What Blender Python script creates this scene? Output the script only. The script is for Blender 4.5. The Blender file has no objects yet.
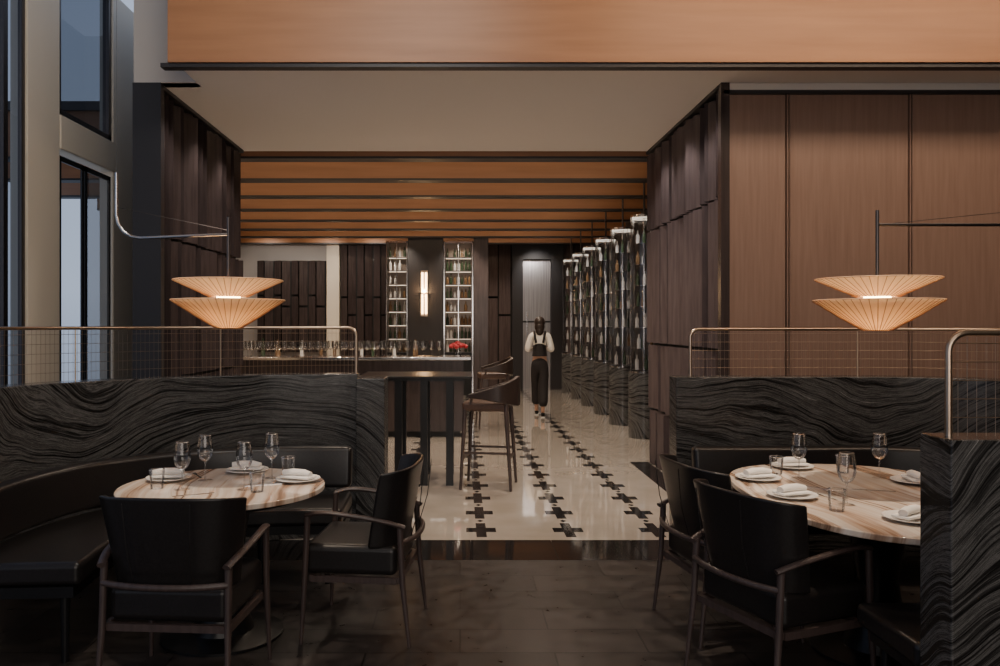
import bpy, bmesh, math, random
from mathutils import Vector, Matrix
random.seed(4)
C = bpy.context.scene.collection
PI = math.pi
def R(a): return math.radians(a)
# ------------------------------------------------------------------ materials
def mat(name, col, rough=.5, metal=0, emit=None, es=0, spec=.5, coat=0):
    m = bpy.data.materials.new(name); m.use_nodes = True
    b = m.node_tree.nodes['Principled BSDF']
    b.inputs['Base Color'].default_value = (*col, 1); b.inputs['Roughness'].default_value = rough
    b.inputs['Metallic'].default_value = metal; b.inputs['Specular IOR Level'].default_value = spec
    b.inputs['Coat Weight'].default_value = coat
    if emit: b.inputs['Emission Color'].default_value = (*emit, 1); b.inputs['Emission Strength'].default_value = es
    return m
def nodes(m): return m.node_tree.nodes, m.node_tree.links, m.node_tree.nodes['Principled BSDF']
def ramp(N, stops):
    r = N.new('ShaderNodeValToRGB'); e = r.color_ramp.elements
    while len(e) < len(stops): e.new(.5)
    for i, (p, c) in enumerate(stops): e[i].position = p; e[i].color = (*c, 1)
    return r
def mapped(N, L, sc, rot=(0,0,0)):
    t = N.new('ShaderNodeTexCoord'); mp = N.new('ShaderNodeMapping')
    mp.inputs['Scale'].default_value = sc; mp.inputs['Rotation'].default_value = rot
    L.new(t.outputs['Object'], mp.inputs['Vector']); return mp
def noisy(name, c1, c2, sc=(1,1,1), ns=5, rough=.5, detail=5, bump=0, **k):
    m = mat(name, c1, rough, **k); N, L, b = nodes(m); mp = mapped(N, L, sc)
    n = N.new('ShaderNodeTexNoise'); n.inputs['Scale'].default_value = ns; n.inputs['Detail'].default_value = detail
    L.new(mp.outputs[0], n.inputs['Vector']); r = ramp(N, [(.3, c1), (.7, c2)])
    L.new(n.outputs['Fac'], r.inputs['Fac']); L.new(r.outputs[0], b.inputs['Base Color'])
    if bump:
        bp = N.new('ShaderNodeBump'); bp.inputs['Strength'].default_value = bump; bp.inputs['Distance'].default_value = .005
        L.new(n.outputs['Fac'], bp.inputs['Height']); L.new(bp.outputs[0], b.inputs['Normal'])
    return m
def strata(name, stops, axis, warp, wscale, fine, dens, rough, stretch=.3, coat=0, nr=.68):
    """layered stone: noise stretched along one axis after a large soft warp"""
    m = mat(name, stops[0][1], rough, coat=coat); N, L, b = nodes(m)
    t = N.new('ShaderNodeTexCoord'); s = N.new('ShaderNodeSeparateXYZ'); L.new(t.outputs['Object'], s.inputs[0])
    def ns(scale, det):
        n = N.new('ShaderNodeTexNoise'); n.inputs['Scale'].default_value = scale; n.inputs['Detail'].default_value = det; L.new(t.outputs['Object'], n.inputs['Vector']); return n
    def mth(op, a, v):
        q = N.new('ShaderNodeMath'); q.operation = op; L.new(a, q.inputs[0])
        if isinstance(v, (int,float)): q.inputs[1].default_value = v
        else: L.new(v, q.inputs[1])
        return q.outputs[0]
    n1 = ns(wscale, .5); n2 = ns(wscale*3.2, 1)
    h = mth('ADD', s.outputs[axis], mth('ADD', mth('MULTIPLY', n1.outputs['Fac'], warp), mth('MULTIPLY', n2.outputs['Fac'], fine)))
    h = mth('MULTIPLY', h, dens); c = N.new('ShaderNodeCombineXYZ')
    for i in range(3):
        if i == axis: L.new(h, c.inputs[i])
        else: L.new(mth('MULTIPLY', s.outputs[i], stretch), c.inputs[i])
    n3 = N.new('ShaderNodeTexNoise'); n3.inputs['Scale'].default_value = 1; n3.inputs['Detail'].default_value = 9; n3.inputs['Roughness'].default_value = nr
    L.new(c.outputs[0], n3.inputs['Vector']); r = ramp(N, stops); L.new(n3.outputs['Fac'], r.inputs['Fac']); L.new(r.outputs[0], b.inputs['Base Color']); return m
def glassy(name, tint=(1,1,1), rough=.02, ior=1.45, extra=0.0, mul=1.0):
    m = bpy.data.materials.new(name); m.use_nodes = True; N = m.node_tree.nodes; L = m.node_tree.links; N.clear()
    o = N.new('ShaderNodeOutputMaterial'); t = N.new('ShaderNodeBsdfTransparent'); g = N.new('ShaderNodeBsdfGlossy')
    t.inputs[0].default_value = (*tint, 1); g.inputs['Roughness'].default_value = rough
    f = N.new('ShaderNodeFresnel'); f.inputs[0].default_value = ior
    a = N.new('ShaderNodeMath'); a.operation = 'MULTIPLY_ADD'; a.inputs[1].default_value = mul; a.inputs[2].default_value = extra; a.use_clamp = True
    x = N.new('ShaderNodeMixShader'); L.new(f.outputs[0], a.inputs[0]); L.new(a.outputs[0], x.inputs[0])
    L.new(t.outputs[0], x.inputs[1]); L.new(g.outputs[0], x.inputs[2]); L.new(x.outputs[0], o.inputs[0]); return m
M = {}
M['stone'] = strata('layered_black_stone', [(0,(.008,.008,.008)),(.43,(.013,.0125,.012)),(.485,(.04,.038,.037)),(.53,(.15,.145,.14)),(.555,(.022,.021,.02)),(.62,(.10,.097,.093)),(.69,(.42,.405,.39))], 2, 1.6, .8, .14, 40, .18, .9, nr=.8)
M['tabletop'] = strata('warm_swirled_stone', [(.30,(.14,.08,.05)),(.38,(.42,.27,.18)),(.44,(.68,.54,.43)),(.55,(.82,.74,.65)),(.60,(.60,.45,.34)),(.64,(.22,.13,.085)),(.67,(.5,.35,.25)),(.74,(.76,.64,.53))], 0, .6, .9, .06, 10, .08, .4, nr=.55)
M['wood_wall'] = noisy('brown_wood', (.225,.138,.103), (.275,.175,.132), (9,9,.5), 4, .42, bump=.05)
M['wood_ceiling'] = noisy('amber_wood', (.30,.135,.062), (.38,.18,.085), (.3,6,4), 3, .45)
M['dark_plank'] = noisy('dark_stained_plank', (.036,.026,.025), (.06,.044,.042), (6,6,.6), 4, .25, bump=.05)
M['plum_plank'] = noisy('plum_stained_plank', (.078,.058,.058), (.115,.087,.085), (6,6,.6), 4, .25, bump=.05)
M['black'] = mat('black_lacquer', (.012,.012,.013), .3, spec=.35)
M['blackwall'] = mat('black_matt', (.02,.018,.02), .45)
M['gap'] = mat('shadow_gap_black', (.004,.004,.004), .8)
M['leather'] = noisy('black_brown_leather', (.013,.0115,.0115), (.021,.018,.0175), (1,1,1), 90, .31, bump=.1)
M['tan_leather'] = noisy('tan_leather', (.075,.04,.03), (.10,.055,.038), (1,1,1), 60, .4)
M['brown_leather'] = noisy('brown_leather', (.03,.02,.018), (.045,.03,.025), (1,1,1), 60, .36)
M['chair_wood'] = noisy('dark_taupe_wood', (.055,.038,.035), (.088,.063,.057), (8,8,1), 6, .36)
M['white'] = mat('soffit_white', (.74,.70,.67), .7)
M['beige'] = mat('beige_frame', (.64,.56,.45), .6)
M['pale'] = mat('pale_plaster', (.5,.46,.42), .7)
M['farwall'] = mat('far_plaster', (.36,.33,.31), .7)
M['grey'] = mat('charcoal_plaster', (.09,.08,.075), .7)
M['bronze'] = mat('brushed_bronze', (.5,.38,.28), .28, 1)
M['wire'] = mat('thin_bronze_wire', (.42,.33,.25), .35, 1)
M['darkbronze'] = mat('dark_bronze_panel', (.2,.16,.13), .3, .8)
M['chrome'] = mat('polished_steel', (.8,.78,.77), .15, 1)
M['silver'] = noisy('brushed_silver', (.30,.29,.30), (.55,.53,.53), (12,12,.2), 4, .32, metal=.9)
M['steel'] = mat('dark_steel', (.1,.09,.09), .35, .9)
M['marble'] = noisy('cream_marble', (.60,.52,.44), (.72,.64,.56), (1,1,1), 2.5, .04, detail=8, coat=1)
M['inlay'] = mat('black_marble_inlay', (.02,.018,.018), .07)
M['ceramic'] = mat('white_ceramic', (.8,.77,.73), .25)
M['linen'] = mat('white_linen', (.85,.82,.78), .85)
M['glass'] = glassy('clear_glass', (.97,.97,.97), .02, 1.45, .06, .8)
M['tube_glass'] = glassy('display_glass', (.96,.97,.98), .03, ior=1.4, extra=.06, mul=.6)
M['pane'] = glassy('window_glass', (.8,.84,.9), ior=1.3, extra=.02, mul=.6)
M['dark_pane'] = glassy('tinted_window_glass', (.2,.22,.25), ior=1.3, extra=.02, mul=.6)
M['mid_pane'] = glassy('grey_window_glass', (.42,.45,.5), ior=1.3, extra=.02, mul=.6)
M['skin'] = mat('skin', (.5,.29,.2), .5)
M['hair'] = mat('dark_hair', (.025,.015,.012), .45)
M['shirt'] = mat('white_cotton', (.82,.78,.72), .8)
M['trouser'] = mat('black_cotton', (.014,.011,.012), .8)
M['red'] = mat('red_petal', (.35,.012,.02), .6)
M['leaf'] = mat('leaf_green', (.03,.07,.02), .6)
M['bottle_g'] = mat('green_bottle_glass', (.04,.06,.035), .1)
M['bottle_a'] = mat('amber_bottle_glass', (.18,.11,.06), .1)
M['bottle_w'] = mat('clear_spirit_bottle', (.55,.53,.52), .08)
M['glow'] = mat('warm_bulb', (1,.7,.4), .5, emit=(1,.6,.26), es=34)
M['sconce'] = mat('sconce_glow', (1,.8,.5), .5, emit=(1,.62,.3), es=10)
M['led'] = mat('led_strip', (1,.9,.8), .5, emit=(1,.78,.58), es=2)
M['ring'] = mat('column_light_ring', (1,.9,.8), .5, emit=(1,.86,.7), es=1.6)
M['rib'] = mat('shade_rib', (.28,.14,.07), .6)
m = bpy.data.materials.new('pleated_paper'); m.use_nodes = True; N = m.node_tree.nodes; L = m.node_tree.links; b = N['Principled BSDF']
b.inputs['Base Color'].default_value = (.72,.55,.38,1); b.inputs['Roughness'].default_value = .75
tr = N.new('ShaderNodeBsdfTranslucent'); tr.inputs[0].default_value = (.82,.55,.3,1); mx = N.new('ShaderNodeMixShader'); mx.inputs[0].default_value = .32
L.new(b.outputs[0], mx.inputs[1]); L.new(tr.outputs[0], mx.inputs[2]); L.new(mx.outputs[0], N['Material Output'].inputs[0]); M['shade'] = m
# dark stone floor with tile joints
m = mat('dark_floor', (.03,.025,.022), .3); N, L, b = nodes(m); mp = mapped(N, L, (1,1,1))
br = N.new('ShaderNodeTexBrick'); br.offset = .5; br.inputs['Scale'].default_value = 1; br.inputs['Brick Width'].default_value = .9; br.inputs['Row Height'].default_value = .3
br.inputs['Mortar Size'].default_value = .005; br.inputs['Color1'].default_value = (.036,.031,.029,1); br.inputs['Color2'].default_value = (.06,.05,.046,1); br.inputs['Mortar'].default_value = (.008,.007,.006,1)
n = N.new('ShaderNodeTexNoise'); n.inputs['Scale'].default_value = 9; n.inputs['Detail'].default_value = 10; n.inputs['Roughness'].default_value = .7; mx = N.new('ShaderNodeMix'); mx.data_type = 'RGBA'; mx.blend_type = 'MULTIPLY'; mx.inputs[0].default_value = .9
L.new(mp.outputs[0], br.inputs['Vector']); L.new(mp.outputs[0], n.inputs['Vector']); rr = ramp(N, [(.35,(.35,.35,.35)),(.65,(1.2,1.2,1.2))]); L.new(n.outputs['Fac'], rr.inputs[0])
L.new(br.outputs[0], mx.inputs[6]); L.new(rr.outputs[0], mx.inputs[7]); L.new(mx.outputs[2], b.inputs['Base Color'])
bp = N.new('ShaderNodeBump'); bp.inputs['Strength'].default_value = .35; bp.inputs['Distance'].default_value = .004; bp.invert = True; L.new(br.outputs['Fac'], bp.inputs['Height']); L.new(bp.outputs[0], b.inputs['Normal'])
r2 = ramp(N, [(.3,(.25,.25,.25)),(.7,(.42,.42,.42))]); L.new(n.outputs['Fac'], r2.inputs[0]); L.new(r2.outputs[0], b.inputs['Roughness']); M['floor'] = m
# ------------------------------------------------------------------ mesh helpers
class MB:
    def __init__(s): s.bm = bmesh.new()
    def hexa(s, p):   # 8 points: bottom ring 4, top ring 4
        v = [s.bm.verts.new(q) for q in p]
        for f in ((0,1,2,3),(4,5,6,7),(0,1,5,4),(1,2,6,5),(2,3,7,6),(3,0,4,7)): s.bm.faces.new([v[i] for i in f])
        return s
    def box(s, x0, x1, y0, y1, z0, z1, M4=None):
        p = [Vector(q) for q in ((x0,y0,z0),(x1,y0,z0),(x1,y1,z0),(x0,y1,z0),(x0,y0,z1),(x1,y0,z1),(x1,y1,z1),(x0,y1,z1))]
        if M4: p = [M4 @ q for q in p]
        return s.hexa(p)
    def tube(s, pts, r, n=10, flat=1.0):
        pts = [Vector(p) for p in pts]; rs = r if isinstance(r, (list,tuple)) else [r]*len(pts)
        t0 = (pts[1]-pts[0]).normalized(); up = Vector((0,0,1)) if abs(t0.z) < .9 else Vector((1,0,0)); u = t0.cross(up).normalized(); rings = []
        for i, p in enumerate(pts):
            t = (pts[min(i+1,len(pts)-1)]-pts[max(i-1,0)]).normalized(); u = (u - t*u.dot(t)).normalized(); w = t.cross(u)
            rings.append([s.bm.verts.new(p + (u*math.cos(2*PI*k/n) + w*math.sin(2*PI*k/n)*flat)*rs[i]) for k in range(n)])
        for a, b_ in zip(rings, rings[1:]):
            for k in range(n): s.bm.faces.new((a[k],a[(k+1)%n],b_[(k+1)%n],b_[k]))
        s.bm.faces.new(rings[0]); s.bm.faces.new(rings[-1]); return s
    def cyl(s, p0, p1, r0, r1=None, n=16): return s.tube([p0,p1], [r0, r0 if r1 is None else r1], n)
    def lathe(s, prof, n=32, loc=(0,0,0), ripple=0, cap=True):
        rings = []
        for (r, z) in prof:
            rings.append([s.bm.verts.new((loc[0]+(r*(1+(ripple if k%2 else -ripple)))*math.cos(2*PI*k/n), loc[1]+(r*(1+(ripple if k%2 else -ripple)))*math.sin(2*PI*k/n), loc[2]+z)) for k in range(n)])
        for a, b_ in zip(rings, rings[1:]):
            for k in range(n): s.bm.faces.new((a[k],a[(k+1)%n],b_[(k+1)%n],b_[k]))
        if cap: s.bm.faces.new(rings[0]); s.bm.faces.new(rings[-1])
        return s
    def prism(s, poly, z0, z1):
        a = [s.bm.verts.new((x,y,z0)) for x,y in poly]; b_ = [s.bm.verts.new((x,y,z1)) for x,y in poly]; n = len(poly)
        s.bm.faces.new(a); s.bm.faces.new(b_)
        for k in range(n): s.bm.faces.new((a[k],a[(k+1)%n],b_[(k+1)%n],b_[k]))
        return s
    def ribbon(s, path, o0, o1, z0, z1, lean=0):   # offsets to the right of the travel direction
        rows = []
        for i, p in enumerate(path):
            q0 = path[max(i-1,0)]; q1 = path[min(i+1,len(path)-1)]; t = Vector((q1[0]-q0[0], q1[1]-q0[1])).normalized(); nx, ny = t.y, -t.x
            za = z0(i/(len(path)-1)) if callable(z0) else z0; zb = z1(i/(len(path)-1)) if callable(z1) else z1
            f = lambda o, z: s.bm.verts.new((p[0]+nx*o, p[1]+ny*o, z))
            rows.append([f(o0,za), f(o1,za), f(o1+lean,zb), f(o0+lean,zb)])
        for a, b_ in zip(rows, rows[1:]):
            for k in range(4): s.bm.faces.new((a[k],a[(k+1)%4],b_[(k+1)%4],b_[k]))
        s.bm.faces.new(rows[0]); s.bm.faces.new(rows[-1]); return s
    def ball(s, c, r, sc=(1,1,1), n=12):
        d = bmesh.ops.create_uvsphere(s.bm, u_segments=n, v_segments=n//2+2, radius=r)
        for v in d['verts']: v.co = Vector((v.co.x*sc[0]+c[0], v.co.y*sc[1]+c[1], v.co.z*sc[2]+c[2]))
        return s
    def build(s, name, mt, parent=None, bevel=0, sub=0, ang=40, seg=2):
        bmesh.ops.recalc_face_normals(s.bm, faces=s.bm.faces); me = bpy.data.meshes.new(name); s.bm.to_mesh(me); s.bm.free()
        me.materials.append(M[mt]); me.shade_smooth(); me.set_sharp_from_angle(angle=R(ang))
        o = bpy.data.objects.new(name, me); C.objects.link(o)
        if parent: o.parent = parent
        if bevel: q = o.modifiers.new('Bevel','BEVEL'); q.width = bevel; q.segments = seg; q.limit_method = 'ANGLE'; q.angle_limit = R(35); q.harden_normals = True
        if sub: q = o.modifiers.new('Sub','SUBSURF'); q.levels = sub; q.render_levels = sub
        return o
def catm(pts, n=8):
    out = []; P = [pts[0]]+list(pts)+[pts[-1]]
    for i in range(1, len(P)-2):
        for k in range(n):
            t = k/n; a, b_, c, d = [Vector(P[i+j]) for j in (-1,0,1,2)]
            out.append(tuple(.5*((2*b_)+(c-a)*t+(2*a-5*b_+4*c-d)*t*t+(-a+3*b_-3*c+d)*t**3)))
    out.append(tuple(pts[-1])); return out
def tag(o, label, cat, group=None, kind=None):
    o['label'] = label; o['category'] = cat
    if group: o['group'] = group
    if kind: o['kind'] = kind
    return o
def thing(name, label, cat, loc=(0,0,0), rz=0, group=None):
    o = bpy.data.objects.new(name, None); o.empty_display_size = .1; C.objects.link(o); o.location = loc; o.rotation_euler.z = rz
    return tag(o, label, cat, group)
def struct(o): o['kind'] = 'structure'; return o
def dup(root, loc, rz=0, label=None, group=None):
    r = root.copy(); C.objects.link(r); r.location = loc; r.rotation_euler.z = rz
    if label: r['label'] = label
    if group: r['group'] = group
    for ch in list(root.children):
        c = ch.copy(); C.objects.link(c); c.parent = r
        for g in ch.children:
            d = g.copy(); C.objects.link(d); d.parent = c
    return r
def skinned(name, vs, es, mt, parent, sub=2):
    me = bpy.data.meshes.new(name); keys = list(vs); idx = {k:i for i,k in enumerate(keys)}
    me.from_pydata([vs[k][0] for k in keys], [(idx[a],idx[b_]) for a,b_ in es], []); me.materials.append(M[mt])
    o = bpy.data.objects.new(name, me); C.objects.link(o); o.parent = parent
    sk = o.modifiers.new('Skin','SKIN'); sk.use_smooth_shade = True
    for i, k in enumerate(keys):
        r = vs[k][1]; me.skin_vertices[0].data[i].radius = r if isinstance(r, tuple) else (r, r); me.skin_vertices[0].data[i].use_root = (i == 0)
    q = o.modifiers.new('Sub','SUBSURF'); q.levels = sub; q.render_levels = sub
    return o
# ------------------------------------------------------------------ setting
fl = struct(MB().box(-3.6,7,-3,20.4,-.12,-.012).box(-5.7,-3.6,13.4,20.4,-.12,-.012).build('floor','floor'))
MB().box(-3.4,7,-3,5.44,-.012,0).build('dark_paving','floor',fl)
MB().box(-3.4,7,5.95,20.4,-.012,0).box(-5.7,-3.4,13.4,20.4,-.012,0).prism([(-3.4,9.25),(-3.4,13.4),(-5.5,13.4)],-.012,0).build('marble_paving','marble',fl)
b_ = MB()
for i in range(18): b_.box(-3.4+i*.58,-3.4+i*.58+.576,5.442,5.948,-.012,.0005)
b_.build('border_paving','inlay',fl)
cr = MB()
for j in range(24):
    y = 6.24+j*.575
    for i in range(-5,4):
        x = .82+i*.66
        if x > 1.7: continue
        w, a, l, aw = .038, .112, .21, .062
        cr.prism([(x-w,y-l),(x+w,y-l),(x+w,y-aw),(x+a,y-aw),(x+a,y+aw),(x+w,y+aw),(x+w,y+l),(x-w,y+l),(x-w,y+aw),(x-a,y+aw),(x-a,y-aw),(x-w,y-aw)],-.002,.0012)
        cr.prism([(x-.025,y+.2875),(x,y+.2475),(x+.025,y+.2875),(x,y+.3275)],-.002,.0012)
cr.build('cross_inlay','inlay',fl)
MB().box(1.93,2.14,5.95,9.34,-.002,.0012).build('side_border','inlay',fl)
ce = struct(MB().box(-3.6,6.2,-3,6.2,4.8,4.9).build('ceiling','pale'))
MB().box(-2.14,6.2,6.1,9.3,3.53,3.7).box(-2.45,-2.14,6.68,9.3,3.53,3.7).build('white_soffit','white',ce)
MB().box(-5.7,3.5,9.3,20.2,4.0,4.1).build('upper_ceiling','grey',ce)
struct(MB().box(-2.14,6.2,6.0,6.1,3.485,4.8).build('trim_1','wood_ceiling'))
struct(MB().box(-2.2,6.2,6.02,6.11,3.455,3.485).build('trim_2','blackwall'))
for i in range(8):
    y = 9.36 + i*1.4
    o = struct(MB().box(-6,3.3,y,y+.2,3.485,4.0).build('trim_%d'%(3+i),'wood_ceiling'))
    MB().box(-6,3.3,y-.005,y+.205,3.46,3.485).build('dark_underside','blackwall',o)
# right wood wall
w = MB().box(2.16,6.2,6.72,6.85,0,3.44)
for a, c in ((2.19,2.655),(2.70,3.655),(3.70,4.66),(4.70,5.66)): w.box(a,c,6.69,6.72,.1,3.44)
for a in (2.67,3.67,4.67): w.box(a-.006,a+.004,6.675,6.72,.1,3.44); w.box(a+.014,a+.024,6.675,6.72,.1,3.44)
struct(w.build('wall_right','wood_wall',bevel=.003))
struct(MB().box(2.14,6.2,6.66,6.72,3.44,3.47).build('trim_11','blackwall'))
struct(MB().box(2.14,6.2,6.68,6.72,3.47,3.53).build('trim_22','white'))
struct(MB().box(2.16,6.2,6.67,6.72,0,.1).build('baseboard_right','blackwall'))
# planked aisle walls: staggered narrow planks in overlapping tiers
def planked(name, X, y0, y1, side, back, mt, rows, pw):
    o = struct(MB().box(min(X,back),max(X,back),y0,y1,0,3.53).build(name,'gap'))
    w = MB()
    for ri, (z0,z1) in enumerate(rows):
        n = round((y1-y0)/pw); st = (y1-y0)/n; off = (ri%2)*.5
        for k in range(n):
            a = y0+(k+off)*st+.008; c = min(a+st-.024, y1)
            if c-a < .03: continue
            d0, d1 = ((.012,.08),(.08,.03),(.02,.085),(.085,.015),(.01,.06))[(k*3+ri*2+random.randrange(2))%5]
            q = [(X,a),(X+side*d0,a),(X+side*d1,c),(X,c)]
            w.hexa([(x,y,z0+.014) for x,y in q]+[(x,y,z1-.014) for x,y in q])
    w.build('plank_cladding',mt,o,ang=20)
    MB().box(min(X,X+side*.09),max(X,X+side*.09),y0-.02,y1,3.5,3.53).build('top_edge','blackwall',o)
planked('wall_aisle_right',2.21,6.74,9.34,-1,2.3,'plum_plank',[(0,.62),(.62,1.35),(1.35,2.62),(2.62,3.5)],.15)
struct(MB().box(2.12,2.19,6.66,6.74,0,3.53).build('trim_12','dark_plank'))
struct(MB().box(2.3,3.35,9.25,9.34,0,4.0).build('wall_column_return','blackwall'))
planked('wall_aisle_left',-2.53,6.74,9.25,1,-2.65,'dark_plank',[(0,1.1),(1.1,2.3),(2.3,3.5)],.13)
struct(MB().box(-2.66,-2.43,6.66,6.74,0,3.53).build('trim_13','blackwall'))
struct(MB().box(-2.65,-2.14,6.66,6.8,3.53,4.8).box(-2.65,-2.44,6.8,9.3,3.7,4.8).build('wall_left_upper','pale'))
struct(MB().box(3.3,3.45,6.85,20.2,0,4.0).build('wall_far_right','blackwall'))
struct(MB().box(-5.7,-5.5,13.5,20.2,0,4.0).build('wall_far_left','farwall'))
struct(MB().prism([(-3.52,9.2),(-3.4,9.2),(-5.5,13.6),(-5.62,13.6)],0,4.0).build('wall_left_slanted','farwall'))
struct(MB().box(-3.52,-2.6,9.2,9.3,0,4.8).build('wall_left_return','beige'))
struct(MB().box(-5.7,3.45,20.1,20.3,0,4.0).build('wall_back','farwall'))
struct(MB().box(6.1,6.25,-3,6.85,0,4.8).build('wall_side_right','grey'))
struct(MB().box(-3.6,6.2,-3.1,-3,0,4.8).build('wall_behind_camera','grey'))
# far wall cladding
def slats(name, x0, x1, y, z0, z1, mt, pw=.3):
    o = struct(MB().box(x0,x1,y,y+.1,z0,z1).build(name,'gap')); w = MB(); n = max(1,round((x1-x0)/pw)); st = (x1-x0)/n
    for k in range(n):
        a = x0+k*st; c = a+st-.03; d0, d1 = ((.01,.12),(.12,.01))[k%2]; q = [(a,y),(a,y-d0),(c,y-d1),(c,y)]
        zm = z0+(z1-z0)*(.5 if k%2 else .62)
        w.hexa([(p,r_,z0) for p,r_ in q]+[(p,r_,zm-.025) for p,r_ in q]); w.hexa([(p,r_,zm+.025) for p,r_ in q]+[(p,r_,z1) for p,r_ in q])
    w.build('slat_cladding',mt,o,ang=20); return o
slats('trim_14',-4.93,-3.26,19.95,.9,3.12,'dark_plank',.21)
struct(MB().box(-3.22,-2.92,19.8,20.1,0,4.0).build('trim_15','beige'))
slats('trim_16',-2.9,-1.5,19.95,0,3.6,'dark_plank',.2)
slats('trim_17',.62,1.26,19.95,0,3.6,'plum_plank',.33)
d1 = struct(MB().box(1.26,1.52,19.8,20.1,0,3.9).box(2.2,2.5,19.8,20.1,0,3.9).box(1.52,2.2,19.8,20.1,3.15,3.9).build('door_1','blackwall'))
MB().box(1.52,2.2,20.0,20.08,0,3.15).build('door_leaf','silver',d1)
MB().box(1.62,1.64,19.95,20.0,.9,1.9).build('door_handle','chrome',d1)
MB().box(1.52,2.2,19.97,20.0,1.62,1.66).build('door_frame','blackwall',d1)
slats('trim_18',2.5,3.3,19.95,0,3.6,'plum_plank',.3)
# windows on the left, plane x=-3.4
XW = -3.4
struct(MB().box(XW-.12,XW+.02,6.41,6.93,0,4.8).build('trim_19','beige',bevel=.01))
struct(MB().box(XW-.12,XW+.02,8.0,9.22,0,4.8).build('trim_20','beige',bevel=.01))
struct(MB().box(XW-.12,XW+.03,6.93,8.0,3.05,3.34).build('trim_21','beige',bevel=.01))
def window(name, y0, y1, z0, z1, fr, pane, fm='steel', bars=(), dp=.06):
    w = MB().box(XW-dp,XW,y0,y0+fr,z0,z1).box(XW-dp,XW,y1-fr,y1,z0,z1).box(XW-dp,XW,y0,y1,z0,z0+fr).box(XW-dp,XW,y0,y1,z1-fr,z1)
    for q in bars: w.box(XW-dp,XW+.01,q-fr*.6,q+fr*.6,z0,z1)
    o = struct(w.build(name,fm)); a, c, d, e = y0+fr*.5, y1-fr*.5, z0+fr*.5, z1-fr*.5
    p = MB(); p.bm.faces.new([p.bm.verts.new(q) for q in ((XW-dp/2,a,d),(XW-dp/2,c,d),(XW-dp/2,c,e),(XW-dp/2,a,e))]); p.build('pane',pane,o); return o
window('window_1',6.93,8.0,3.34,4.8,.06,'dark_pane')
window('window_2',3.4,6.41,0,4.8,.05,'mid_pane','steel',(6.12,),.03)
window('window_3',.2,3.4,0,4.8,.06,'mid_pane','steel',(2.0,))
window('window_4',-3,.2,0,4.8,.06,'mid_pane')
window('door_2',6.95,7.42,.02,3.0,.045,'pane','black',(),.015); window('door_3',7.44,7.98,.02,3.0,.045,'pane','black',(),.015)
# ------------------------------------------------------------------ stone partitions with wire railings
def railing(path, z0, z1, label, cent=True):
    o = thing('wire_railing', label, 'railing', (path[0][0],path[0][1],z0)); ox, oy = path[0][0], path[0][1]
    P = [Vector((p[0]-ox,p[1]-oy)) for p in path]; h = z1-z0
    d0 = (P[1]-P[0]).normalized(); d1_ = (P[-1]-P[-2]).normalized(); r = .06
    pts = [(P[0].x,P[0].y,0)]
    a = P[0]; pts += [(a.x+d0.x*r*(1-math.cos(t)), a.y+d0.y*r*(1-math.cos(t)), h-r+r*math.sin(t)) for t in [0,.3,.6,.9,1.2,PI/2]]
    pts += [(p.x,p.y,h) for p in P if (p-P[0]).length > r*1.2 and (p-P[-1]).length > r*1.2]
    a = P[-1]; pts += [(a.x-d1_.x*r*(1-math.sin(t)), a.y-d1_.y*r*(1-math.sin(t)), h-r+r*math.cos(t)) for t in [0,.3,.6,.9,1.2,PI/2]]
    pts.append((a.x,a.y,0))
    MB().tube(pts,.011,10).build('handrail','bronze',o)
    w = MB(); L_ = [0]
    for i in range(1,len(P)): L_.append(L_[-1]+(P[i]-P[i-1]).length)
    def at(s):
        for i in range(1,len(P)):
            if s <= L_[i]: return P[i-1].lerp(P[i],(s-L_[i-1])/(L_[i]-L_[i-1]))
        return P[-1]
    n = int(L_[-1]/.03)
    for k in range(1,n):
        q = at(L_[-1]*k/n); w.tube([(q.x,q.y,0),(q.x,q.y,h)],.001,4)
    for zz in (.06,.12,.18,.24,.3): w.tube([(p.x,p.y,zz) for p in P],.0014,4)
    w.build('wire_mesh','wire',o)
    k = max(2,int(L_[-1]/.9)); 
    for j in range(1,k):
        q = at(L_[-1]*j/k); MB().tube([(q.x,q.y,0),(q.x,q.y,h)],.005,8).build('post','wire',o)
HS = 1.2
pl = catm([(-2.72,3.3),(-2.8,4.2),(-2.66,4.95),(-2.15,5.6),(-1.5,5.98),(-1.0,6.12),(-.76,6.14)],8)
sp_ = tag(MB().ribbon(pl,-.1,.1,0,HS).build('stone_partition','stone',bevel=.008), 'curved black veined stone partition behind the left booth','partition')
MB().box(-.76,-.55,5.98,6.28,0,HS-.03).build('end_block','stone',sp_,bevel=.008)
rl = [p for p in pl if p[1] > 3.35][:-1]
railing(rl,HS,1.54,'long curved wire railing on the left stone partition')
pr = catm([(1.5,5.78),(2.2,5.78),(3.0,5.78),(3.55,5.5),(3.8,4.9),(3.85,4.0)],8)
tag(MB().ribbon(pr,-.1,.1,0,HS).build('stone_partition','stone',bevel=.008),'black veined stone partition behind the right booth','partition')
railing([p for p in pr if p[0] > 1.56],HS,1.53,'bronze wire railing on the stone partition behind the right booth')
tag(MB().box(1.54,3.6,2.57,2.75,0,HS).build('stone_partition','stone',bevel=.008),'nearest black veined stone partition, at the right edge','partition')
railing([(1.585,2.66),(2.2,2.66),(2.9,2.66),(3.5,2.66)],HS,1.535,'nearest wire railing, on the stone block at the right edge')
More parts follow.
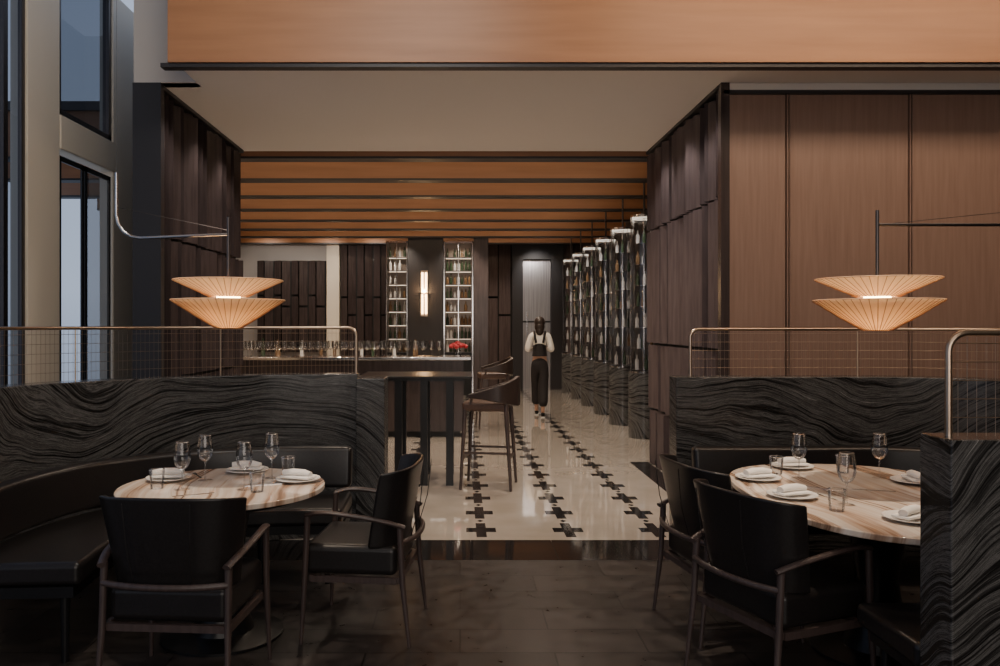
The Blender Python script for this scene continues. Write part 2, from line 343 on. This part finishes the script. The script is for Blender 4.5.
# ------------------------------------------------------------------ banquettes
def banquette(label, path, z=.76, legs=()):
    o = thing('banquette', label, 'banquette', (0,0,0))
    MB().ribbon(path,0,.1,.5,z,lean=-.04).build('backrest','leather',o,bevel=.03,seg=3)
    MB().ribbon(path,.0,.56,.36,.47).build('seat','leather',o,bevel=.03,seg=3)
    MB().ribbon(path,.03,.53,.31,.36).build('seat_frame','black',o)
    for (x,y) in legs: MB().cyl((x,y,0),(x,y,.32),.016,.024).build('leg','black',o)
    return o
bl = catm([(-2.3,3.72),(-2.32,4.3),(-2.15,4.85),(-1.7,5.25),(-1.2,5.4),(-.71,5.42)],6)
banquette('long curved black leather banquette of the left booth', bl, legs=[(-1.83,3.8),(-2.25,3.8),(-1.8,4.4),(-1.55,4.8),(-.8,4.95),(-.78,5.35),(-1.2,4.95),(-2.0,4.95)])
br_ = catm([(1.53,5.42),(2.2,5.42),(2.8,5.42),(3.3,5.2)],6)
banquette('black leather banquette against the far side of the right booth', br_, legs=[(1.6,4.95),(1.6,5.35),(2.4,4.95),(3.0,4.95)])
o = thing('bench','low black leather bench behind the nearest stone block','bench',(0,0,0))
MB().box(1.56,3.2,2.8,3.24,.38,.47).build('seat','leather',o,bevel=.025,seg=3); MB().box(1.6,3.16,2.82,3.2,.33,.38).build('seat_frame','black',o)
for x,y in ((1.64,2.86),(1.64,3.16),(3.1,2.86),(3.1,3.16)): MB().cyl((x,y,0),(x,y,.34),.014,.02).build('leg','black',o)
# ------------------------------------------------------------------ dining tables
def dtable(label, cx, cy, ax, ay, p):
    o = thing('dining_table', label, 'table', (cx,cy,0)); poly = []
    for k in range(72):
        t = 2*PI*k/72; c, s_ = math.cos(t), math.sin(t); poly.append((ax*abs(c)**(2/p)*(1 if c>=0 else -1), ay*abs(s_)**(2/p)*(1 if s_>=0 else -1)))
    MB().prism(poly,.722,.75).build('tabletop','tabletop',o,bevel=.006)
    MB().prism([(x*.8,y*.8) for x,y in poly],.69,.722).build('underframe','black',o)
    MB().lathe([(.16,.02),(.13,.1),(.09,.35),(.13,.6),(.2,.69)],40).build('pedestal','black',o)
    MB().lathe([(.30,0),(.30,.012),(.16,.03)],40).build('base','black',o)
    return o
dtable('round swirled marble dining table of the left booth',-1.2,4.15,.51,.51,2.0)
dtable('long rounded swirled marble dining table of the right booth',2.0,3.93,.61,.86,2.6)
# ------------------------------------------------------------------ dining armchair (faces +Y)
def make_chair(label):
    o = thing('dining_armchair', label, 'chair', (0,0,0), 0, 'leather armchairs at the dining tables')
    for sx in (-1,1):
        MB().tube([(sx*.285,.25,0),(sx*.275,.235,.3),(sx*.275,.22,.625)],[.009,.0145,.016],12).build('leg','chair_wood',o)
        MB().tube([(sx*.275,-.285,0),(sx*.265,-.25,.3),(sx*.262,-.235,.585)],[.009,.0145,.016],12).build('leg','chair_wood',o)
        pts = catm([(sx*.262,-.26,.575),(sx*.285,-.17,.605),(sx*.30,0,.635),(sx*.295,.14,.645),(sx*.275,.225,.628)],5)
        MB().tube(pts,[.019]*len(pts),10,.62).build('armrest','chair_wood',o)
    MB().tube(catm([(-.262,-.245,.5),(-.15,-.285,.5),(0,-.3,.5),(.15,-.285,.5),(.262,-.245,.5)],4),.014,10).build('back_rail','chair_wood',o)
    MB().box(-.26,.26,.19,.215,.30,.33).box(-.26,.26,-.24,-.215,.30,.33).box(-.27,-.25,-.22,.2,.30,.33).box(.25,.27,-.22,.2,.30,.33).build('seat_frame','chair_wood',o)
    w = MB(); w.box(-.255,.255,-.22,.25,.33,.48); w.build('seat','leather',o,bevel=.035,seg=4)
    w = MB(); nu = 14; nv = 5; G = {}
    for i in range(nu+1):
        u = -1+2*i/nu
        for j in range(nv+1):
            v = j/nv; z = .47+.39*v; hw = .265+.05*v; bx = hw*math.sin(u*PI/2*.96)/math.sin(PI/2*.96); by = -.24-.07*v+.15*(abs(u)**3)
            zz = z if j < nv else z-.02*abs(u)**4
            for s_, th in ((0,0),(1,.045)):
                n = Vector((math.sin(u*1.1),-math.cos(u*1.1))); G[i,j,s_] = w.bm.verts.new((bx-n.x*th*.5*(1 if s_ else -1), by-n.y*th*.5*(1 if s_ else -1)+.01, zz))
    f = w.bm.faces.new
    for i in range(nu):
        for j in range(nv):
            f((G[i,j,0],G[i+1,j,0],G[i+1,j+1,0],G[i,j+1,0])); f((G[i,j,1],G[i,j+1,1],G[i+1,j+1,1],G[i+1,j,1]))
        f((G[i,0,0],G[i,0,1],G[i+1,0,1],G[i+1,0,0])); f((G[i,nv,0],G[i+1,nv,0],G[i+1,nv,1],G[i,nv,1]))
    for j in range(nv):
        f((G[0,j,0],G[0,j+1,0],G[0,j+1,1],G[0,j,1])); f((G[nu,j,0],G[nu,j,1],G[nu,j+1,1],G[nu,j+1,0]))
    bk = w.build('backrest','leather',o,bevel=.02,seg=3,ang=60)
    for sx in (-1,1): MB().tube([(sx*.12,-.265,.49),(sx*.13,-.315,.66),(sx*.14,-.335,.845)],.0022,6).build('seam','leather',bk)
    return o
ch = make_chair('black leather armchair with its back to us, nearest chair of the left table')
ch.location = (-1.19,3.6,0); ch.rotation_euler.z = R(-4)
dup(ch,(-.5,4.27,0),R(84),'black leather armchair seen side on at the right of the round table')
dup(ch,(1.39,4.27,0),R(-80),'farther of the two leather armchairs at the long right table')
dup(ch,(1.40,3.60,0),R(-68),'nearer of the two leather armchairs at the long right table')
# ------------------------------------------------------------------ tableware
def make_wine(label):
    o = thing('wine_glass', label, 'glass', (0,0,0), 0, 'wine glasses on the dining tables')
    MB().lathe([(.004,.098),(.02,.105),(.034,.125),(.041,.15),(.039,.18),(.031,.235)],28,cap=False).build('bowl','glass',o)
    MB().tube([(.031*math.cos(k*PI/12),.031*math.sin(k*PI/12),.235) for k in range(25)],.0011,5).build('rim','chrome',o)
    MB().lathe([(.005,.004),(.0035,.02),(.0032,.08),(.006,.099)],12).build('stem','glass',o)
    MB().lathe([(.036,.001),(.01,.005),(.004,.007)],28,cap=False).build('foot','glass',o); return o
def make_tumbler(label):
    o = thing('tumbler',label,'glass',(0,0,0),0,'tumblers on the dining tables')
    MB().lathe([(.001,.001),(.03,.001),(.038,.095)],28,cap=False).build('cup','glass',o)
    MB().tube([(.038*math.cos(k*PI/12),.038*math.sin(k*PI/12),.095) for k in range(25)],.0011,5).build('rim','chrome',o); return o
def make_plate(label):
    o = MB().lathe([(.05,0),(.055,.004),(.1,.012),(.115,.017),(.114,.02),(.095,.015),(.06,.007),(.001,.007)],48).build('plate','ceramic'); return tag(o,label,'plate','plates on the dining tables')
def make_napkin(label):
    o = thing('napkin',label,'napkin',(0,0,0),0,'napkins on the plates')
    MB().box(-.085,.085,-.04,.04,0,.012).build('lower_fold','linen',o,bevel=.005)
    w = MB().tube([(-.08,-.01,.024),(-.03,.0,.028),(.03,.006,.027),(.075,.0,.022)],[.02,.024,.024,.016],12,.75); w.build('upper_fold','linen',o); return o
def make_knife(label):
    o = thing('table_knife',label,'knife',(0,0,0),0,'cutlery on the dining tables')
    MB().prism([(-.004,0),(.004,0),(.005,-.085),(-.005,-.085)],0,.004).build('handle','chrome',o); MB().prism([(-.004,0),(.004,0),(.009,.05),(.007,.1),(-.004,.115)],.001,.0025).build('blade','chrome',o); return o
def make_fork(label):
    o = thing('fork',label,'fork',(0,0,0),0,'cutlery on the dining tables')
    MB().prism([(-.003,0),(.003,0),(.006,-.11),(-.006,-.11)],0,.003).build('handle','chrome',o)
    MB().prism([(-.003,0),(.003,0),(.01,.03),(.01,.075),(.007,.075),(.006,.035),(.0045,.035),(.0035,.075),(.001,.075),(.0,.035),(-.0015,.035),(-.0035,.075),(-.006,.075),(-.007,.035),(-.01,.075),(-.01,.03)],.0005,.003).build('tines','chrome',o); return o
T = .7501
def place(maker, items, z=T, inst=None):
    p = None
    for i, (x,y,a,lb) in enumerate(items):
        if p is None: p = maker(lb); p.location = (x,y,z); p.rotation_euler.z = R(a)
        else: dup(p,(x,y,z),R(a),lb)
place(make_wine,[(-1.365,4.03,0,'front left wine glass on the round table'),(-1.33,4.28,0,'rear left wine glass on the round table'),(-1.06,4.03,0,'front right wine glass on the round table'),(-.995,4.34,0,'rear right wine glass on the round table'),
 (1.794,4.34,0,'wine glass farthest left on the long right table'),(1.74,3.69,0,'nearest wine glass on the long right table'),(2.22,4.34,0,'wine glass farthest right on the long right table')])
place(make_tumbler,[(-1.5,4.06,0,'leftmost tumbler on the round table'),(-.985,3.98,0,'nearest tumbler on the round table'),(-.93,4.44,0,'tumbler at the rear right of the round table'),
 (1.72,4.46,0,'leftmost tumbler on the long right table'),(1.64,3.57,0,'nearest tumbler on the long right table'),(2.1,4.5,0,'tumbler beside the rear right wine glass on the long table')])
PL = [(-1.52,4.28,10,'at the left of the round table'),(-1.17,4.51,0,'at the back of the round table'),(-.84,4.25,-20,'at the right of the round table'),
 (1.56,4.29,15,'at the far left corner of the long right table'),(1.56,3.85,20,'by the nearer armchair of the right table'),(1.88,4.64,5,'at the far end of the long right table'),(2.33,4.2,80,'on the far right side of the right table'),(1.87,3.39,30,'at the near end of the long right table')]
place(make_plate,[(x,y,0,'white round plate '+l) for x,y,a,l in PL]); place(make_napkin,[(x,y,a,'folded white napkin on the plate '+l) for x,y,a,l in PL], T+.0185)
place(make_fork,[(-1.42,4.42,30,'fork at the rear left of the round table'),(-.98,4.16,-70,'fork beside the right plate of the round table'),(1.75,4.1,40,'fork between the two left plates of the long right table')])
place(make_knife,[(-1.28,3.9,-60,'knife at the front of the round table'),(1.72,3.86,10,'knife beside the nearer left plate of the long right table'),(2.03,4.0,70,'knife in the middle of the long right table')])
# ------------------------------------------------------------------ pendant lamps
def pendant(x, y, dz, side, label, reach):
    o = thing('pendant_lamp', label, 'lamp', (x,y,1.55+dz))
    us = MB().lathe([(.275,.24),(.09,.155)],96,ripple=.015,cap=False).build('upper_shade','shade',o,ang=5)
    ls = MB().lathe([(.285,.138),(.17,.062),(.065,-.006)],96,ripple=.015,cap=False).build('lower_shade','shade',o,ang=5)
    for sh, pr_ in ((us,[(.279,.24),(.092,.154)]),(ls,[(.289,.137),(.173,.06),(.067,-.007)])):
        w = MB()
        for k in range(48):
            a = 2*PI*(k+.5)/48; w.tube([(r*math.cos(a),r*math.sin(a),z) for r,z in pr_],.0016,4)
        w.build('ribs','rib',sh)
    MB().tube([(.275*math.cos(k*PI/36),.275*math.sin(k*PI/36),.241) for k in range(73)],.0035,6).build('rim','shade',us)
    MB().tube([(.285*math.cos(k*PI/36),.285*math.sin(k*PI/36),.139) for k in range(73)],.0035,6).build('rim','shade',ls)
    MB().lathe([(.066,-.006),(.066,-.002)],32).build('bottom_disc','shade',o)
    MB().lathe([(.03,.11),(.06,.145),(.06,.158),(.03,.17)],24).build('bulb','glow',o)
    MB().cyl((0,0,.1),(0,0,.57),.008).build('rod','steel',o)
    s = side; a = reach
    if a < .8: pts = [(0,0,.48),(s*(a-.12),0,.46)]+[(s*(a-.12+.12*math.sin(t)),0,.46+.12-.12*math.cos(t)) for t in (.4,.8,1.2,PI/2)]+[(s*a,0,.80)]
    else: pts = [(0,0,.5),(s*a,0,.5),(s*a,0,.8)]
    MB().tube(pts,.008,10).build('arm','chrome' if a<.8 else 'steel',o)
    MB().cyl((s*a,0,.62),(0,0,.5),.0015,n=6).build('stay_wire','steel',o)
    MB().cyl((s*a,0,.78),(s*a,0,3.25-dz),.0009,n=6).build('suspension_wire','steel',o)
pendant(-1.2,4.25,0,-1,'double pleated pendant lamp above the round left table',.58)
pendant(2.0,3.93,-.01,1,'double pleated pendant lamp above the long right table',1.2)
# ------------------------------------------------------------------ high table, bar stools
o = thing('high_table','tall black bar table with slab legs beyond the left partition','table',(-.4,8.3,0))
MB().box(-.58,.52,-.42,.42,1.045,1.065).build('tabletop','black',o,bevel=.004)
MB().box(-.5,.44,-.36,.36,1.015,1.045).build('apron','black',o)
for x,y in ((-.2,-.3),(.05,-.3),(.30,-.3),(-.2,.3),(.05,.3),(.30,.3)): MB().box(x-.036,x+.036,y-.04,y+.04,0,1.015).build('leg','black',o)
def make_stool(label):
    o = thing('bar_stool', label, 'stool', (0,0,0), 0, 'bar stools by the bar')
    for sx in (-1,1):
        MB().tube([(sx*.23,.23,0),(sx*.2,.19,.76)],[.014,.021],10).build('leg','chair_wood',o)
        MB().tube([(sx*.23,-.25,0),(sx*.2,-.2,.76),(sx*.21,-.22,.9)],[.014,.021,.017],10).build('leg','chair_wood',o)
        MB().tube([(sx*.22,.12,.9),(sx*.2,.14,.78)],.012,8).build('arm_post','chair_wood',o)
    MB().box(-.22,.22,.205,.225,.28,.305).box(-.22,.22,-.235,-.215,.28,.305).box(-.225,-.205,-.22,.21,.34,.36).box(.205,.225,-.22,.21,.34,.36).build('footrest','chair_wood',o)
    MB().box(-.215,.215,-.2,.22,.74,.83).build('seat','tan_leather',o,bevel=.03,seg=3)
    w = MB(); w.ribbon(catm([(-.225,.15),(-.24,0),(-.23,-.16),(-.12,-.25),(0,-.265),(.12,-.25),(.23,-.16),(.24,0),(.225,.15)],5),0,.045,lambda t: .87-.09*math.sin(PI*t)**2,lambda t: .91+.16*math.sin(PI*t)**1.5); w.build('backrest','brown_leather',o,bevel=.012)
    return o
st = make_stool('nearest bar stool with brown seat, beside the tall black table'); st.location = (.27,7.95,0); st.rotation_euler.z = R(80)
dup(st,(.5,12.6,0),R(95),'far bar stool by the end of the bar counter')
# ------------------------------------------------------------------ bar
o = thing('bar_counter','long dark bar counter crowded with glassware behind the left railing','counter',(0,0,0))
MB().box(-3.9,.15,11.2,11.95,1.08,1.12).build('countertop','chrome',o,bevel=.005); MB().box(-3.85,.05,11.4,11.9,0.08,1.08).build('front_panel','dark_plank',o); MB().box(-3.8,.0,11.45,11.85,0,.08).build('plinth','black',o)
gs = []
random.seed(8)
for i in range(99): gs.append((-3.75+(i%33)*.112+random.uniform(-.01,.01), 11.28+.17*(i//33)+random.uniform(-.03,.03)))
gs = [g for g in gs if g[0] < -.28]
g0 = MB().lathe([(.036,.001),(.005,.008),(.004,.09),(.02,.1),(.042,.14),(.04,.18),(.032,.22)],16,cap=False).build('wine_glass','glass')
tag(g0,'small stemmed glass standing on the far bar counter','glass','stemmed glasses on the bar counter'); g0.location = (*gs[0],1.12)
for x,y in gs[1:]: c = g0.copy(); C.objects.link(c); c.location = (x,y,1.12)
def bottle(mt, h=.3, r=.037): return MB().lathe([(r,0),(r,h*.58),(r*.9,h*.64),(r*.38,h*.74),(r*.36,h*.97),(r*.42,h),(.002,h)],14).build('bottle',mt)
protos = [tag(bottle('bottle_g'),'dark green bottle','bottle'),tag(bottle('bottle_a',.27,.042),'amber bottle','bottle'),tag(bottle('bottle_w',.29,.04),'clear bottle','bottle')]
kinds = ['dark green bottle','amber bottle','clear bottle']; usedp = [False]*3
def put_bottle(k, loc, where, group, sc=1):
    if not usedp[k]: o = protos[k]; usedp[k] = True
    else: o = protos[k].copy(); C.objects.link(o)
    o.location = loc; o.scale = (sc,)*3; o['label'] = kinds[k]+' '+where; o['group'] = kinds[k]+'s '+group
for i in range(12): put_bottle(random.randrange(3),(-3.72+i*.28+random.uniform(-.06,.06),11.84,1.12),'standing at the back of the long bar counter','on the bar counter',random.choice((.6,.75,.85)))
# vase of red flowers
o = tag(MB().lathe([(.001,.001),(.04,.001),(.055,.05),(.04,.1)],20,cap=False).build('vase','glass'),'small glass vase holding red flowers on the bar end','vase'); o.location = (-.03,11.5,1.12)
o = thing('flower_bouquet','round bouquet of red flowers in the small vase','flowers',(-.03,11.5,1.21))
for i in range(16):
    a = i*2.4; r = .035*math.sqrt(i); z = .1-.02*r/.05
    MB().ball((r*math.cos(a)*.9,r*math.sin(a)*.9,z),.035,(1,1,.8),10).build('flower','red',o)
    if i % 2 == 0: MB().tube([(0,0,.0),(r*.3*math.cos(a),r*.3*math.sin(a),.04),(r*math.cos(a)*.85,r*math.sin(a)*.85,z)],.003,5).build('stalk','leaf',o)
# pillars with sconce, bottle cabinets
tag(MB().box(-1.14,-.37,17.9,18.5,0,3.5).build('pillar','blackwall',bevel=.01),'square black pillar carrying the glowing wall light','pillar')
tag(MB().box(.30,.62,17.9,18.5,0,3.5).build('pillar','dark_plank',bevel=.01),'narrow dark pillar to the right of the bottle shelves','pillar')
o = thing('wall_sconce','tall glowing wall light on the square black pillar','lamp',(-.78,17.9,1.8))
MB().box(-.08,.08,-.02,0,-.05,.95).build('backplate','bronze',o); MB().cyl((-.04,-.06,0),(-.04,-.06,.9),.022).build('light_tube','sconce',o); MB().cyl((.04,-.06,0),(.04,-.06,.9),.022).build('light_tube','sconce',o)
MB().box(-.07,.07,-.09,0,.43,.47).build('bracket','bronze',o)
def cabinet(label, x0, x1, y, where, cols):
    o = thing('bottle_cabinet',label,'cabinet',((x0+x1)/2,y,0)); h = (x1-x0)/2
    MB().box(-h,-h+.025,-.34,-.3,0,3.4).box(h-.025,h,-.34,-.3,0,3.4).box(-h,h,-.34,-.3,3.36,3.4).box(-.008,.008,-.34,-.32,.95,3.4).build('frame','chrome',o); MB().box(-h,h,-.02,0,0,3.4).box(-h,-h+.02,-.3,-.02,0,3.4).box(h-.02,h,-.3,-.02,0,3.4).build('carcass','darkbronze',o)
    MB().box(-h+.03,h-.03,-.29,-.02,0,.95).build('lower_cupboard','black',o)
    for j in range(8):
        z = .95+j*.3; MB().box(-h+.03,h-.03,-.28,-.02,z,z+.01).build('shelf','steel',o)
        if j: MB().box(-h+.04,h-.04,-.04,-.03,z-.012,z-.002).build('light_strip','led',o)  # glowing strip added under each shelf to brighten the bottles
        for i in range(cols):
            if random.random() < .08: continue
            put_bottle(random.choice((0,0,1,2,2)),((x0+x1)/2-h+.08+i*(2*h-.16)/max(1,cols-1),y-.15+random.uniform(-.04,.04),z+.011),'on a shelf of the '+where,'in the '+where,random.choice((.68,.76,.84)))
cabinet('tall bottle cabinet to the right of the square black pillar',-.36,.29,18.4,'cabinet right of the black pillar',7)
cabinet('narrow tall bottle cabinet to the left of the square black pillar',-1.62,-1.15,18.3,'cabinet left of the black pillar',4)
# ------------------------------------------------------------------ glass display columns
ordn = ['nearest','second','third','fourth','fifth','farthest']
for i in range(6):
    y = 11.4+i*1.5; x = 2.56; tz = 3.08
    o = thing('display_column', ordn[i]+' glass wine display column along the right of the aisle','display column',(x,y,0))
    MB().lathe([(.215,0),(.215,.9)],40).build('plinth','stone',o,bevel=.006); MB().lathe([(.21,.9),(.21,.92)],32).build('base_ring','chrome',o)
    MB().lathe([(.19,.92),(.19,tz-.03)],40,cap=False).build('glass_cylinder','tube_glass',o); MB().lathe([(.195,tz-.03),(.195,tz)],32).build('top_cap','chrome',o)
    MB().cyl((0,0,.92),(0,0,tz-.03),.02).build('centre_pole','chrome',o); MB().cyl((0,0,tz),(0,0,4.0),.015).build('ceiling_rod','steel',o)
    MB().tube([(.16*math.cos(k*PI/16),.16*math.sin(k*PI/16),tz-.04) for k in range(33)],.006,6).build('light_ring','ring',o)  # glowing ring added under the cap to brighten the column inside
    for q in (.7,2.8,4.9): MB().cyl((.182*math.cos(q),.182*math.sin(q),.92),(.182*math.cos(q),.182*math.sin(q),tz-.03),.005).build('rod','chrome',o)
    for j in range(7):
        z = .94+j*.29; MB().lathe([(.165,z),(.165,z+.006)],28).build('shelf','chrome',o)
        for k in range(3):
            a = .6+k*PI*2/3+j; put_bottle((0,2,1)[k] if j%2 else (2,2,0)[k],(x+.10*math.cos(a),y+.10*math.sin(a),z+.007),'inside the '+ordn[i]+' glass display column','in the '+ordn[i]+' glass display column',.68)
# ------------------------------------------------------------------ person
o = thing('person','person in white blouse, black bodice and black trousers walking away down the aisle','person',(1.36,14.0,0),R(-6)); o.scale = (1,1,1.03)
V = {'pel':((0,0,.93),(.115,.09)),'sp':((0,0,1.08),(.09,.07)),'ch':((0,0,1.24),(.11,.08)),'nb':((0,-.005,1.36),.055),'nk':((0,.0,1.42),.038),'hb':((0,.012,1.475),.06),'hd':((0,.015,1.545),.075),'ht':((0,.005,1.6),.052)}
E = [('pel','sp'),('sp','ch'),('ch','nb'),('nb','nk'),('nk','hb'),('hb','hd'),('hd','ht')]
SV = dict(pel=((0,0,.97),(.125,.10)),sp=((0,0,1.08),(.108,.085)),ch=((0,0,1.24),(.128,.095)),nb=((0,-.005,1.365),(.065,.055))); SE = [('pel','sp'),('sp','ch'),('ch','nb')]
for s, nm in ((-1,'l'),(1,'r')):
    st_ = .22 if s < 0 else -.2; lift = .0 if s < 0 else .03; cx_ = .055
    for k, p, r in (('sh',(s*.145,0,1.34),.048),('el',(s*.20,-.03,1.10),.034),('wr',(s*.135,.17,1.12),.023),('hn',(s*.11,.235,1.125),(.03,.016))): V[nm+k] = (p,r)
    for k, p, r in (('hip',(s*.08,0,.86),.08),('kn',(s*.065,st_*.45+.04,.48),.05),('an',(s*cx_,st_-.02,.09+lift),.033),('to',(s*cx_,st_+.1,.035),.028)): V[nm+k] = (p,r)
    E += [('nb',nm+'sh'),(nm+'sh',nm+'el'),(nm+'el',nm+'wr'),(nm+'wr',nm+'hn'),('pel',nm+'hip'),(nm+'hip',nm+'kn'),(nm+'kn',nm+'an'),(nm+'an',nm+'to')]
    for q in range(4):
        a = (s*(.125-q*.016), .28+(.01 if q in(1,2) else 0), 1.13); c = (a[0]-s*.012, a[1]+.028-(.012 if q==3 else 0), 1.115)
        V[nm+'f%d'%q] = (a,.0085); V[nm+'g%d'%q] = (c,.007); E += [(nm+'hn',nm+'f%d'%q),(nm+'f%d'%q,nm+'g%d'%q)]
    V[nm+'t0'] = ((s*.08,.215,1.14),.01); V[nm+'t1'] = ((s*.065,.25,1.148),.008); E += [(nm+'hn',nm+'t0'),(nm+'t0',nm+'t1')]
    SV[nm+'sh'] = ((s*.145,0,1.335),.062); SV[nm+'el'] = ((s*.207,-.032,1.10),.056); SV[nm+'wr'] = ((s*.142,.15,1.12),.04); SE += [('nb',nm+'sh'),(nm+'sh',nm+'el'),(nm+'el',nm+'wr')]
    MB().ball((s*cx_,st_+.05,.05),.045,(.85,2.4,.9),12).build('shoe','black',o)
    MB().box(s*cx_-.036,s*cx_+.036,st_-.05,st_+.14,0.0,.015).build('sole','ceramic',o,bevel=.006)
    MB().ball((s*.076,.01,1.545),.018,(.5,.8,1.3),8).build('ear','skin',o)
    MB().ball((s*.03,.085,1.55),.011,(1,.6,.7),8).build('eye','hair',o)
skinned('body',V,E,'skin',o); skinned('blouse',SV,SE,'shirt',o)
TV = {'w':((0,0,1.0),(.128,.105)),'c':((0,0,.88),(.142,.115))}; TE = [('w','c')]
for s, nm in ((-1,'l'),(1,'r')):
    st_ = .22 if s < 0 else -.2
    TV[nm+'h'] = ((s*.066,0,.78),(.105,.10)); TV[nm+'k'] = ((s*.06,st_*.45+.03,.48),(.095,.09)); TV[nm+'a'] = ((s*.06,st_-.03,.17),(.092,.09)); TE += [('c',nm+'h'),(nm+'h',nm+'k'),(nm+'k',nm+'a')]
skinned('trousers',TV,TE,'trouser',o)
skinned('bodice',{'a':((0,0,.98),(.140,.118)),'b':((0,0,1.09),(.122,.102)),'c':((0,0,1.27),(.128,.112))},[('a','b'),('b','c')],'trouser',o)
MB().lathe([(.128,1.0),(.122,1.04),(.113,1.09),(.118,1.16)],24).build('waistband','trouser',o)
for s in (-1,1): MB().tube(catm([(s*.06,-.10,1.22),(s*.075,-.095,1.3),(s*.09,-.02,1.395),(s*.08,.08,1.32),(s*.06,.108,1.2)],4),.03,8,.7).build('shoulder_strap','trouser',o)
w = MB().ball((0,-.012,1.56),.094,(.98,1.02,1.04),20); w.ball((0,-.04,1.49),.084,(1.04,.82,1.15),16).ball((.0,-.06,1.42),.062,(1.1,.75,1.3),14); w.build('hair','hair',o)
MB().ball((0,.096,1.525),.012,(.8,1.2,1.4),8).build('nose','skin',o); MB().ball((0,.084,1.495),.014,(1.3,.5,.4),8).build('mouth','red',o)
# ------------------------------------------------------------------ lights
def area(loc, tgt, sx, sy, e, col=(1,.72,.48)):
    l = bpy.data.lights.new('area','AREA'); l.shape = 'RECTANGLE'; l.size = sx; l.size_y = sy; l.energy = e; l.color = col
    o = bpy.data.objects.new('area_light',l); C.objects.link(o); o.location = loc; o.rotation_euler = (Vector(tgt)-Vector(loc)).to_track_quat('-Z','Y').to_euler()
def spot(loc, tgt, ang, e, col=(1,.81,.62), blend=.8, r=.04):
    l = bpy.data.lights.new('spot','SPOT'); l.spot_size = R(ang); l.spot_blend = blend; l.energy = e; l.color = col; l.shadow_soft_size = r
    o = bpy.data.objects.new('spot_light',l); C.objects.link(o); o.location = loc; o.rotation_euler = (Vector(tgt)-Vector(loc)).to_track_quat('-Z','Y').to_euler()
def point(loc, e, col=(1,.6,.3), r=.03):
    l = bpy.data.lights.new('point','POINT'); l.energy = e; l.color = col; l.shadow_soft_size = r; o = bpy.data.objects.new('point_light',l); C.objects.link(o); o.location = loc
spot((-1.2,3.6,4.6),(-1.2,4.2,.75),22,450); spot((1.8,3.3,4.6),(1.9,3.95,.75),28,560)
area((0,1.2,4.7),(0,3.5,0),4,3,48,(1,.88,.78))  # unseen overhead fill, added to lift the foreground
area((.6,-2.6,2.2),(.4,7,2.2),5,2.6,112,(1,.9,.82))  # unseen frontal fill behind the camera, added to brighten the whole room
area((-.5,3.5,4.6),(-3.4,7.6,2.6),2,.6,55,(1,.95,.88))  # unseen lamp added to brighten the beige window frames
area((2.5,4.3,4.3),(3.5,6,4.0),3,.3,7,(1,.68,.4))
area((3.4,4.6,4.3),(3.4,6.7,1.0),4,.4,60,(1,.76,.55))
for y in (7.0,8.6,10.2,11.6,13.0,14.4,15.8,17.2,18.6): spot((.9,y,3.42),(.9,y,0),130,118,r=.05)
for y in (7.6,8.8): spot((-1.2,y,3.45),(-1.2,y,0),130,60,r=.05)
for y in (10.2,13,15.8,18): spot((-2.6,y,3.42),(-2.6,y,0),120,110,r=.05)
for x in (-3.2,-2.0,-.8): spot((x,11.0,3.42),(x,11.55,1.1),60,150,r=.04)
for x in (-4.5,-3.1,-2.0): spot((x,18.3,3.4),(x,20,2.2),110,60,(1,.88,.76))  # spots added to brighten the far left wall and its column
for i in range(7):
    y = 9.36+i*1.4+.23; area((-1,y,3.86),(-1,y+1.2,3.7),7,.1,18,(1,.72,.46))
for y in (7.0,7.8,8.6): spot((1.8,y-.3,3.48),(2.25,y+.3,1.5),90,32,(1,.93,.88))  # grazing spots added to bring out the right plank relief
for y in (7.0,7.8,8.6): spot((-2.1,y-.3,3.48),(-2.55,y+.3,1.5),90,34,(1,.9,.82))  # same added grazing light for the left planks
for x,y,z in ((-1.2,4.25,1.735),(2.0,3.93,1.725)):
    point((x,y,z),2.2,(1,.64,.36)); point((x,y,z-.09),.6,(1,.6,.3))
point((-.78,17.75,2.3),14)
for i in range(6):
    for zt in (1.3,2.4): spot((1.7,10.6+i*1.5,3.4),(2.56,11.4+i*1.5,zt),35,110,(1,.92,.84))  # spots added on the aisle side to brighten the display columns
spot((0,17.4,3.4),(0,18.3,2),100,80,(1,.85,.68)); spot((-1.3,17.4,3.4),(-1.3,18.2,2),100,60,(1,.85,.68))
spot((1.8,18.6,3.4),(1.88,20,2.6),60,60,(1,.92,.86))
# world
wd = bpy.data.worlds.new('World'); bpy.context.scene.world = wd; wd.use_nodes = True; bg = wd.node_tree.nodes['Background']
N = wd.node_tree.nodes; L = wd.node_tree.links; tc = N.new('ShaderNodeTexCoord'); sp = N.new('ShaderNodeSeparateXYZ'); L.new(tc.outputs['Generated'],sp.inputs[0])
rp = ramp(N,[(.42,(.3,.34,.42)),(.52,(.62,.70,.85)),(.9,(.25,.36,.6))])
mr = N.new('ShaderNodeMapRange'); mr.inputs[1].default_value = -1; mr.inputs[2].default_value = 1; L.new(sp.outputs[2],mr.inputs[0]); L.new(mr.outputs[0],rp.inputs[0])
L.new(rp.outputs[0],bg.inputs[0]); bg.inputs[1].default_value = 1.0
# camera
cd = bpy.data.cameras.new('Camera'); cd.sensor_width = 36; cd.lens = 29.52; cd.shift_x = .04; cd.shift_y = -.008; cd.clip_start = .05
cam = bpy.data.objects.new('Camera',cd); C.objects.link(cam); cam.location = (0,0,1.56); cam.rotation_euler = (PI/2,0,0); bpy.context.scene.camera = cam
